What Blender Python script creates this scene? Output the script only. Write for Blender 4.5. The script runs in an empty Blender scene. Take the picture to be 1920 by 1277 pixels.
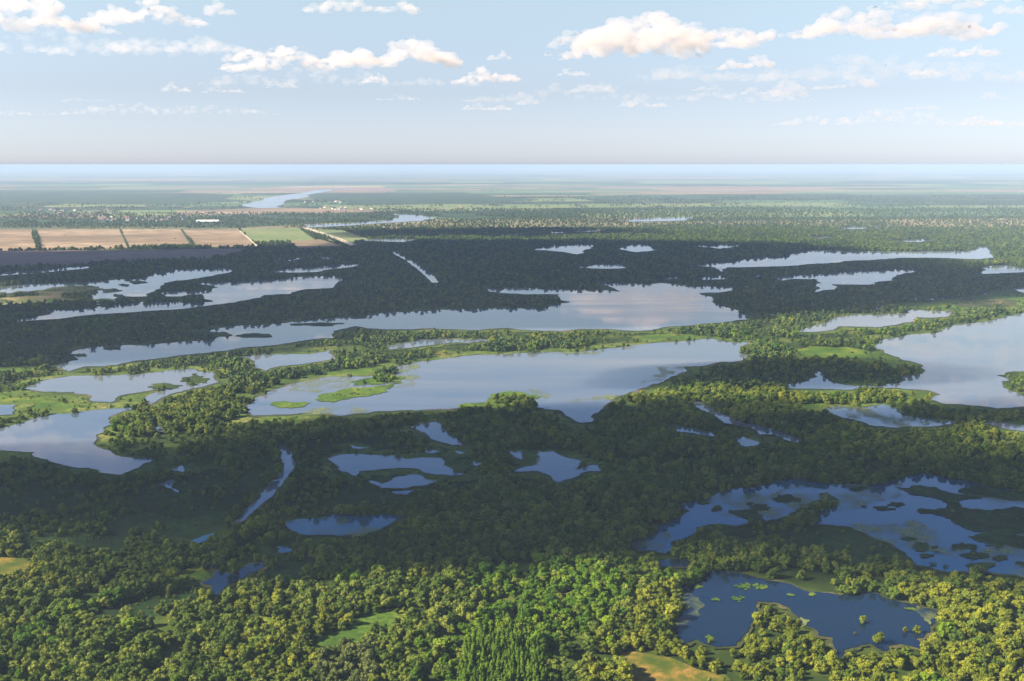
import bpy, bmesh, math, random
import numpy as np
from mathutils import Vector, Matrix
from mathutils.geometry import delaunay_2d_cdt

random.seed(7)
RNG = np.random.default_rng(11)
scene = bpy.context.scene
COL = scene.collection
R = math.radians

# ------------------------------------------------------------------ camera
CAM_H = 300.0
FPX = 1844.0                      # focal length in pixels of the 1920 px frame
PITCH = math.atan(329.5 / FPX)    # the camera looks this far below the horizon
cam_d = bpy.data.cameras.new('camera')
cam_d.sensor_width = 36.0
cam_d.lens = 36.0 * FPX / 1920.0
cam_d.clip_start = 1.0
cam_d.clip_end = 400000.0
cam = bpy.data.objects.new('camera', cam_d)
COL.objects.link(cam)
cam.location = (0, 0, CAM_H)
cam.rotation_euler = (math.pi / 2 - PITCH, 0, 0)
scene.camera = cam

# ------------------------------------------------------------------ sun, sky, exposure
SUN_EL = R(34.0)
SUN_AZ = R(-102.0)                # from the view direction (+Y), negative is to the left
SUN_DIR = Vector((math.sin(SUN_AZ) * math.cos(SUN_EL), math.cos(SUN_AZ) * math.cos(SUN_EL), math.sin(SUN_EL)))
sun_d = bpy.data.lights.new('sun', 'SUN')
sun_d.energy = 5.0
sun_d.angle = R(0.5)
sun_d.color = (1.0, 0.86, 0.66)
sun = bpy.data.objects.new('sun', sun_d)
COL.objects.link(sun)
sun.location = (0, 0, 2000)
sun.rotation_euler = SUN_DIR.to_track_quat('Z', 'Y').to_euler()

world = bpy.data.worlds.new('World')
scene.world = world
world.use_nodes = True
wn = world.node_tree
wn.nodes.clear()
sky = wn.nodes.new('ShaderNodeTexSky')
sky.sky_type = 'NISHITA'
sky.sun_disc = False
sky.sun_elevation = SUN_EL
sky.sun_rotation = SUN_AZ
sky.altitude = 0
sky.air_density = 1.1
sky.dust_density = 0.3
sky.ozone_density = 2.0
bg = wn.nodes.new('ShaderNodeBackground')
bg.inputs['Strength'].default_value = 0.05
wo = wn.nodes.new('ShaderNodeOutputWorld')
# sky tint by height: lavender white low, darkened blue higher up to deepen shade
wtc = wn.nodes.new('ShaderNodeTexCoord')
wsx = wn.nodes.new('ShaderNodeSeparateXYZ')
wrp = wn.nodes.new('ShaderNodeValToRGB')
wmx = wn.nodes.new('ShaderNodeMix'); wmx.data_type = 'RGBA'; wmx.blend_type = 'MULTIPLY'; wmx.inputs[0].default_value = 1.0
wn.links.new(wtc.outputs['Generated'], wsx.inputs[0])
wn.links.new(wsx.outputs[2], wrp.inputs[0])
for e, (p, c) in zip([wrp.color_ramp.elements[0], wrp.color_ramp.elements[1], wrp.color_ramp.elements.new(0.07), wrp.color_ramp.elements.new(0.16), wrp.color_ramp.elements.new(0.36)],
                     [(0.0, (0.60, 0.72, 1.20)), (1.0, (0.18, 0.36, 0.75)), (0.07, (0.69, 0.67, 0.84)), (0.16, (1.06, 0.93, 0.85)), (0.36, (0.34, 0.60, 1.0))]):
    e.position = p; e.color = (*c, 1)
wn.links.new(sky.outputs[0], wmx.inputs[6]); wn.links.new(wrp.outputs[0], wmx.inputs[7])
wn.links.new(wmx.outputs[2], bg.inputs[0])
wn.links.new(bg.outputs[0], wo.inputs[0])

scene.view_settings.view_transform = 'Standard'
scene.view_settings.look = 'None'
scene.view_settings.gamma = 1.0
scene.view_settings.exposure = 1.9
scene.view_settings.use_curve_mapping = False

scene.render.engine = 'CYCLES'
cy = scene.cycles
cy.use_denoising = True
try:
    cy.denoiser = 'OPENIMAGEDENOISE'
except Exception:
    pass
cy.max_bounces = 8
cy.diffuse_bounces = 2
cy.glossy_bounces = 2
cy.transmission_bounces = 2
cy.transparent_max_bounces = 12
cy.volume_bounces = 4
cy.sample_clamp_indirect = 6.0
cy.use_adaptive_sampling = True

# ------------------------------------------------------------------ helpers
SP, CP = math.sin(PITCH), math.cos(PITCH)

def ray(px, py):
    """world direction through a pixel of the 1920 x 1277 frame"""
    x = (px - 960.0) / FPX
    v = -(py - 638.5) / FPX
    return (x, CP + v * SP, -SP + v * CP)

def at(px, py, z=0.0):
    """the point of the level z seen at a pixel"""
    d = ray(px, py)
    t = (z - CAM_H) / d[2]
    return (d[0] * t, d[1] * t)

def proj(x, y, z):
    """world points (arrays) to pixels"""
    dz = z - CAM_H
    f = y * CP - dz * SP
    u = y * SP + dz * CP
    return 960.0 + FPX * x / f, 638.5 - FPX * u / f

def tag(o, label=None, cat=None, group=None, kind=None):
    if label: o['label'] = label
    if cat: o['category'] = cat
    if group: o['group'] = group
    if kind: o['kind'] = kind
    return o

def link(name, me, mat=None, parent=None):
    o = bpy.data.objects.new(name, me)
    COL.objects.link(o)
    if mat is not None and len(me.materials) == 0:
        me.materials.append(mat)
    if parent: o.parent = parent
    return o

def empty(name, loc, rz=0.0):
    o = bpy.data.objects.new(name, None)
    o.empty_display_size = 2.0
    COL.objects.link(o)
    o.location = loc
    o.rotation_euler = (0, 0, rz)
    return o

class NT:
    def __init__(self, name):
        self.m = bpy.data.materials.new(name)
        self.m.use_nodes = True
        self.t = self.m.node_tree
        self.t.nodes.clear()
        self.out = self.n('ShaderNodeOutputMaterial')
    def n(self, typ, **kw):
        nd = self.t.nodes.new(typ)
        for k, v in kw.items():
            setattr(nd, k, v)
        return nd
    def l(self, a, b):
        self.t.links.new(a, b)
    def val(self, sock, v):
        if hasattr(v, 'is_linked') or isinstance(v, bpy.types.NodeSocket):
            self.l(v, sock)
        else:
            sock.default_value = v
    def pos(self, scale=(1, 1, 1), rot=0.0):
        g = self.n('ShaderNodeNewGeometry')
        mp = self.n('ShaderNodeMapping')
        mp.inputs['Scale'].default_value = scale
        mp.inputs['Rotation'].default_value = (0, 0, rot)
        self.l(g.outputs['Position'], mp.inputs['Vector'])
        return mp.outputs[0]
    def noise(self, vec, scale, detail=4, rough=0.55, dist=0.0):
        nd = self.n('ShaderNodeTexNoise')
        nd.inputs['Scale'].default_value = scale
        nd.inputs['Detail'].default_value = detail
        nd.inputs['Roughness'].default_value = rough
        nd.inputs['Distortion'].default_value = dist
        if vec is not None: self.l(vec, nd.inputs['Vector'])
        return nd.outputs['Fac']
    def ramp(self, fac, stops, interp='LINEAR'):
        r = self.n('ShaderNodeValToRGB')
        r.color_ramp.interpolation = interp
        el = r.color_ramp.elements
        while len(el) < len(stops): el.new(0.5)
        for e, (p, c) in zip(el, stops):
            e.position = p
            e.color = (c[0], c[1], c[2], 1) if isinstance(c, (tuple, list)) else (c, c, c, 1)
        self.l(fac, r.inputs[0])
        return r.outputs[0]
    def mix(self, fac, a, b, mode='MIX'):
        m = self.n('ShaderNodeMix', data_type='RGBA', blend_type=mode)
        self.val(m.inputs[0], fac)
        for s, v in ((m.inputs[6], a), (m.inputs[7], b)):
            if isinstance(v, (tuple, list)): s.default_value = (v[0], v[1], v[2], 1)
            else: self.l(v, s)
        return m.outputs[2]
    def math(self, op, a, b=0.0, c=0.0):
        m = self.n('ShaderNodeMath', operation=op)
        for s, v in zip(m.inputs, (a, b, c)): self.val(s, v)
        return m.outputs[0]
    def principled(self, color, rough=0.9, spec=0.15, bump=None, bstr=0.3, bdist=1.0, **kw):
        p = self.n('ShaderNodeBsdfPrincipled')
        if isinstance(color, (tuple, list)): p.inputs['Base Color'].default_value = (*color[:3], 1)
        else: self.l(color, p.inputs['Base Color'])
        self.val(p.inputs['Roughness'], rough)
        p.inputs['Specular IOR Level'].default_value = spec
        if bump is not None:
            b = self.n('ShaderNodeBump')
            b.inputs['Strength'].default_value = bstr
            b.inputs['Distance'].default_value = bdist
            self.l(bump, b.inputs['Height'])
            self.l(b.outputs[0], p.inputs['Normal'])
        for k, v in kw.items():
            p.inputs[k.replace('_', ' ')].default_value = v
        self.l(p.outputs[0], self.out.inputs['Surface'])
        return p

# ------------------------------------------------------------------ materials
def mat_ground():
    t = NT('marsh_ground')
    p = t.pos()
    n1 = t.noise(p, 0.012, 8, 0.62)
    n2 = t.noise(p, 0.10, 5, 0.6)
    n3 = t.noise(p, 0.0022, 4, 0.5)
    near = t.ramp(n1, [(0.30, (0.008, 0.014, 0.003)), (0.48, (0.018, 0.032, 0.006)), (0.58, (0.055, 0.075, 0.012)), (0.72, (0.14, 0.12, 0.04))])
    near = t.mix(t.ramp(n2, [(0.35, 0.0), (0.7, 0.5)]), near, (0.030, 0.055, 0.008))
    # the farmed plain beyond the wetland: strip fields of stubble, crops and woods
    fp = t.pos((0.00034, 0.0012, 1), 0.10)
    v = t.n('ShaderNodeTexVoronoi', distance='CHEBYCHEV')
    v.inputs['Scale'].default_value = 1.0
    v.inputs['Randomness'].default_value = 0.85
    t.l(fp, v.inputs['Vector'])
    sep = t.n('ShaderNodeSeparateColor')
    t.l(v.outputs['Color'], sep.inputs[0])
    crops = t.ramp(sep.outputs[0], [(0.0, (0.030, 0.060, 0.030)), (0.26, (0.055, 0.095, 0.035)), (0.45, (0.10, 0.14, 0.05)),
                                    (0.52, (0.22, 0.18, 0.11)), (0.66, (0.30, 0.22, 0.14)), (0.82, (0.06, 0.10, 0.04)), (0.92, (0.38, 0.28, 0.18))], 'CONSTANT')
    woods = t.noise(t.pos((0.0005, 0.0012, 1)), 1.0, 6, 0.6, 0.4)
    far = t.mix(t.ramp(woods, [(0.52, 0.0), (0.58, 0.95)]), crops, (0.030, 0.055, 0.030))
    far = t.mix(t.ramp(t.noise(t.pos((0.004, 0.012, 1)), 1.0, 6, 0.65), [(0.35, 0.0), (0.75, 0.6)]), far, (0.05, 0.08, 0.035))
    # transition line of the plain
    g = t.n('ShaderNodeNewGeometry')
    sx = t.n('ShaderNodeSeparateXYZ')
    t.l(g.outputs['Position'], sx.inputs[0])
    wob = t.math('MULTIPLY', t.math('SUBTRACT', n3, 0.5), 3000.0)
    yy = t.math('ADD', sx.outputs[1], wob)
    fac = t.n('ShaderNodeMapRange')
    fac.inputs[1].default_value = 4300; fac.inputs[2].default_value = 5200
    t.l(yy, fac.inputs[0])
    col = t.mix(fac.outputs[0], near, far)
    t.principled(col, 0.95, 0.1, n2, 0.5, 0.6)
    return t.m

def mat_simple(name, stops, scale, detail=6, rough=0.95, scale2=None, bump=True, stretch=(1, 1, 1)):
    t = NT(name)
    p = t.pos(stretch)
    n1 = t.noise(p, scale, detail, 0.62)
    c = t.ramp(n1, stops)
    n2 = t.noise(p, scale2 or scale * 9, 4, 0.6)
    c = t.mix(t.ramp(n2, [(0.42, 0.0), (0.60, 0.7)]), c, stops[0][1])
    t.principled(c, rough, 0.1, n2 if bump else None, 0.6, 0.5)
    return t.m

def mat_water(name, deep, silt, ior):
    t = NT(name)
    p = t.pos((1, 1, 1))
    n1 = t.noise(p, 0.9, 3, 0.5)
    n2 = t.noise(t.pos((0.0016, 0.011, 1), 0.12), 1.0, 6, 0.6, 0.5)
    rough = t.math('MULTIPLY_ADD', t.ramp(n2, [(0.42, 0.0), (0.66, 1.0)]), 0.14, 0.012)
    murk = t.ramp(n2, [(0.3, deep), (0.7, silt)])
    t.principled(murk, rough, 0.5, n1, 0.05, 0.06, IOR=ior)
    return t.m

def mat_weed():
    """patchy floating leaves on the water"""
    t = NT('floating_weed')
    n1 = t.noise(t.pos((1, 0.6, 1)), 0.035, 8, 0.66, 0.3)
    n2 = t.noise(t.pos(), 0.4, 4, 0.6)
    c = t.ramp(n2, [(0.3, (0.07, 0.10, 0.03)), (0.7, (0.17, 0.19, 0.07))])
    p = t.principled(c, 0.6, 0.3)
    tr = t.n('ShaderNodeBsdfTransparent')
    mx = t.n('ShaderNodeMixShader')
    t.l(t.ramp(n1, [(0.44, 0.0), (0.62, 0.85)]), mx.inputs[0])
    t.l(tr.outputs[0], mx.inputs[1]); t.l(p.outputs[0], mx.inputs[2])
    t.l(mx.outputs[0], t.out.inputs['Surface'])
    return t.m

def mat_leaf(name, a, b, c):
    t = NT(name)
    oi = t.n('ShaderNodeObjectInfo')
    tc = t.n('ShaderNodeTexCoord')
    n = t.noise(tc.outputs['Object'], 0.55, 3, 0.6)
    fac = t.math('MULTIPLY_ADD', n, 0.5, t.math('MULTIPLY', oi.outputs['Random'], 0.6))
    col = t.ramp(fac, [(0.15, a), (0.5, b), (0.88, c)])
    p = t.n('ShaderNodeBsdfPrincipled')
    t.l(col, p.inputs['Base Color'])
    p.inputs['Roughness'].default_value = 0.7
    p.inputs['Specular IOR Level'].default_value = 0.15
    tl = t.n('ShaderNodeBsdfTranslucent')
    t.l(col, tl.inputs[0])
    mx = t.n('ShaderNodeMixShader')
    mx.inputs[0].default_value = 0.22
    t.l(p.outputs[0], mx.inputs[1]); t.l(tl.outputs[0], mx.inputs[2])
    t.l(mx.outputs[0], t.out.inputs['Surface'])
    return t.m

M = {}
M['ground'] = mat_ground()
M['water'] = mat_water('lake_water', (0.05, 0.075, 0.11), (0.11, 0.12, 0.13), 1.55)
M['dark_water'] = mat_water('pond_water', (0.002, 0.010, 0.030), (0.008, 0.018, 0.030), 1.333)
M['blue_water'] = mat_water('marsh_water', (0.003, 0.036, 0.085), (0.014, 0.060, 0.105), 1.5)
M['weed'] = mat_weed()
M['shore'] = mat_simple('muddy_shore', [(0.40, (0.022, 0.035, 0.010)), (0.54, (0.05, 0.055, 0.020)), (0.62, (0.14, 0.11, 0.06)), (0.74, (0.30, 0.22, 0.15))], 0.016)
M['meadow'] = mat_simple('bright_meadow', [(0.32, (0.020, 0.050, 0.008)), (0.48, (0.060, 0.105, 0.012)), (0.60, (0.10, 0.14, 0.016)), (0.74, (0.24, 0.19, 0.02))], 0.022, scale2=0.25)
M['margin'] = mat_simple('marsh_margin', [(0.32, (0.022, 0.045, 0.008)), (0.48, (0.055, 0.09, 0.014)), (0.58, (0.09, 0.125, 0.022)), (0.72, (0.19, 0.16, 0.06))], 0.012, scale2=0.15)
M['tan_marsh'] = mat_simple('dry_reed_bank', [(0.36, (0.04, 0.07, 0.02)), (0.48, (0.12, 0.12, 0.04)), (0.57, (0.26, 0.18, 0.10)), (0.70, (0.34, 0.25, 0.16))], 0.01, scale2=0.08)
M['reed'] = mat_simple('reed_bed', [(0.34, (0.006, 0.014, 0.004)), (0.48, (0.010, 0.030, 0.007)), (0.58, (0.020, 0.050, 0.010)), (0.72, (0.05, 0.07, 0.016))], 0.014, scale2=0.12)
M['bare'] = mat_simple('bare_clearing', [(0.36, (0.035, 0.06, 0.008)), (0.47, (0.10, 0.09, 0.015)), (0.56, (0.22, 0.13, 0.03)), (0.7, (0.20, 0.11, 0.06))], 0.03, scale2=0.2)
M['stubble'] = mat_simple('stubble_field', [(0.34, (0.10, 0.085, 0.055)), (0.47, (0.19, 0.135, 0.085)), (0.56, (0.27, 0.195, 0.125)), (0.70, (0.34, 0.26, 0.18))], 0.0022, scale2=0.03, bump=False, stretch=(0.4, 1, 1))
M['plough'] = mat_simple('ploughed_field', [(0.3, (0.15, 0.10, 0.085)), (0.5, (0.20, 0.14, 0.11)), (0.72, (0.26, 0.19, 0.14))], 0.0015, scale2=0.02, bump=False, stretch=(0.4, 1, 1))
M['crop'] = mat_simple('crop_field', [(0.3, (0.09, 0.13, 0.05)), (0.5, (0.14, 0.17, 0.07)), (0.72, (0.22, 0.20, 0.09))], 0.002, scale2=0.03, bump=False)
M['crop2'] = mat_simple('young_crop_field', [(0.3, (0.05, 0.10, 0.05)), (0.5, (0.075, 0.13, 0.06)), (0.72, (0.12, 0.15, 0.07))], 0.002, scale2=0.03, bump=False)
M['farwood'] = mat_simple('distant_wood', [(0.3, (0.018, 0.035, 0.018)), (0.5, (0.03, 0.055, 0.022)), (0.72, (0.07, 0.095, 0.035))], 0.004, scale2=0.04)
M['track'] = mat_simple('pale_track', [(0.3, (0.34, 0.30, 0.22)), (0.7, (0.45, 0.40, 0.30))], 0.05)
M['willow'] = mat_leaf('willow_leaf', (0.026, 0.056, 0.006), (0.074, 0.118, 0.012), (0.185, 0.215, 0.030))
M['far_willow_shade_tint'] = mat_leaf('distant_willow_leaf_shade_tint', (0.014, 0.044, 0.012), (0.046, 0.088, 0.018), (0.130, 0.165, 0.034))  # bluer green leaf colour paints in the shade and haze over mid woods
M['green'] = mat_leaf('poplar_leaf', (0.028, 0.075, 0.004), (0.070, 0.145, 0.006), (0.15, 0.215, 0.012))
M['olive'] = mat_leaf('golden_willow_leaf', (0.045, 0.072, 0.005), (0.110, 0.138, 0.010), (0.210, 0.225, 0.018))
M['pine'] = mat_leaf('conifer_leaf', (0.035, 0.080, 0.005), (0.070, 0.135, 0.008), (0.12, 0.19, 0.012))
M['pale'] = mat_leaf('silver_willow_leaf', (0.045, 0.065, 0.015), (0.085, 0.11, 0.026), (0.14, 0.16, 0.045))
tb = NT('bark'); tb.principled(tb.ramp(tb.noise(tb.pos((1, 1, 0.2)), 3.0, 4), [(0.3, (0.05, 0.035, 0.02)), (0.7, (0.12, 0.09, 0.06))]), 0.9, 0.1); M['bark'] = tb.m
tb = NT('lime_wall'); tb.principled(tb.ramp(tb.noise(tb.pos(), 0.6, 4), [(0.3, (0.62, 0.58, 0.52)), (0.7, (0.78, 0.75, 0.70))]), 0.8, 0.2); M['wall'] = tb.m
tb = NT('clay_roof'); tb.principled(tb.ramp(tb.noise(tb.pos(), 1.5, 4), [(0.3, (0.16, 0.10, 0.08)), (0.7, (0.24, 0.17, 0.13))]), 0.8, 0.2); M['roof'] = tb.m
tb = NT('sheet_roof'); tb.principled(tb.ramp(tb.noise(tb.pos(), 0.5, 3), [(0.3, (0.70, 0.70, 0.70)), (0.7, (0.82, 0.82, 0.80))]), 0.5, 0.4); M['sheet'] = tb.m

# ------------------------------------------------------------------ traced outlines -> ground sheets
def rough(pts, rnd, amp=0.10, minlen=None, depth=5):
    """ground polygon with a natural irregular edge"""
    out = []
    n = len(pts)
    def sub(a, b, k):
        L = math.hypot(b[0] - a[0], b[1] - a[1])
        dist = math.hypot((a[0] + b[0]) / 2, (a[1] + b[1]) / 2)
        if k == 0 or L < dist * 0.004:
            return [a]
        nx, ny = -(b[1] - a[1]) / L, (b[0] - a[0]) / L
        d = rnd.gauss(0, 1) * amp * L
        d = max(-0.2 * L, min(0.2 * L, d))
        m = ((a[0] + b[0]) / 2 + nx * d, (a[1] + b[1]) / 2 + ny * d)
        return sub(a, m, k - 1) + sub(m, b, k - 1)
    for i in range(n):
        out += sub(pts[i], pts[(i + 1) % n], depth)
    return out

def area(p):
    return 0.5 * sum(p[i][0] * p[(i + 1) % len(p)][1] - p[(i + 1) % len(p)][0] * p[i][1] for i in range(len(p)))

def grow(p, d):
    """outline pushed outward by about d metres (noisily)"""
    s = 1 if area(p) > 0 else -1
    n = len(p); out = []
    for i in range(n):
        a, b = p[i - 1], p[(i + 1) % n]
        L = math.hypot(b[0] - a[0], b[1] - a[1]) or 1
        k = d * (0.55 + 0.9 * abs(math.sin(i * 0.37) * math.cos(i * 0.113 + 1)))
        out.append((p[i][0] + s * (b[1] - a[1]) / L * k, p[i][1] - s * (b[0] - a[0]) / L * k))
    return out

X0, X1, Y0, Y1 = -340, 2260, 316, 1420
MW, MH = X1 - X0, Y1 - Y0
def newmask(): return np.zeros((MH, MW), bool)
def fill(mask, gp, value=True):
    """rasterise a ground polygon into a mask laid over the view"""
    a = np.array(gp)
    px, py = proj(a[:, 0], a[:, 1], 0.0)
    px = px - X0; py = py - Y0
    x0, x1 = int(max(0, px.min())), int(min(MW, px.max() + 2))
    y0, y1 = int(max(0, py.min())), int(min(MH, py.max() + 2))
    if x1 <= x0 or y1 <= y0: return
    yy = np.arange(y0, y1) + 0.5
    sub = mask[y0:y1, x0:x1]
    n = len(px)
    qx, qy = np.roll(px, -1), np.roll(py, -1)
    for r, y in enumerate(yy):
        c = (py <= y) != (qy <= y)
        if not c.any(): continue
        xs = np.sort(px[c] + (y - py[c]) / (qy[c] - py[c]) * (qx[c] - px[c]))
        for k in range(0, len(xs) - 1, 2):
            i0 = int(max(0, round(xs[k] - x0))); i1 = int(max(0, round(xs[k + 1] - x0)))
            sub[r, i0:i1] = value

mW, mOpen, mLow, mGreen, mPine, mMargin, mOlive, mField = [newmask() for _ in range(8)]

def sheet(name, gp, z, mat, kind='structure', label=None):
    me = bpy.data.meshes.new(name)
    c = (sum(p[0] for p in gp) / len(gp), sum(p[1] for p in gp) / len(gp))
    if area(gp) < 0: gp = gp[::-1]
    vv, _, ff = delaunay_2d_cdt([Vector((p[0] - c[0], p[1] - c[1])) for p in gp], [], [list(range(len(gp)))], 1, 1e-3)[:3]
    me.from_pydata([(q[0], q[1], 0) for q in vv], [], [list(f) for f in ff])
    bm = bmesh.new(); bm.from_mesh(me)
    for f in bm.faces:
        if f.normal.z < 0: f.normal_flip()
    bm.to_mesh(me); bm.free()
    o = link(name, me, mat)
    o.location = (c[0], c[1], z)
    tag(o, label, None, None, kind)
    return o

def trace(flat):
    return [at(flat[i], flat[i + 1]) for i in range(0, len(flat), 2)]

def ribbon(flat):
    """x, y, half width triples (pixels) along a stream -> outline"""
    n = len(flat) // 3
    L = [(flat[3 * i] - flat[3 * i + 2], flat[3 * i + 1]) for i in range(n)]
    Rr = [(flat[3 * i] + flat[3 * i + 2], flat[3 * i + 1]) for i in range(n)]
    return [v for p in L + Rr[::-1] for v in p]

def ell(cx, cy, rx, ry, n=18, jag=0.55):
    rj = random.Random(int(cx * 7 + cy * 13))
    out = []; q = 1.0
    for k in range(n):
        q = 0.5 * q + 0.5 * rj.uniform(1 - jag * 1.5, 1 + jag)
        out += [cx + rx * q * math.cos(2 * math.pi * k / n), cy + ry * q * math.sin(2 * math.pi * k / n)]
    return out

rnd = random.Random(3)
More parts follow.
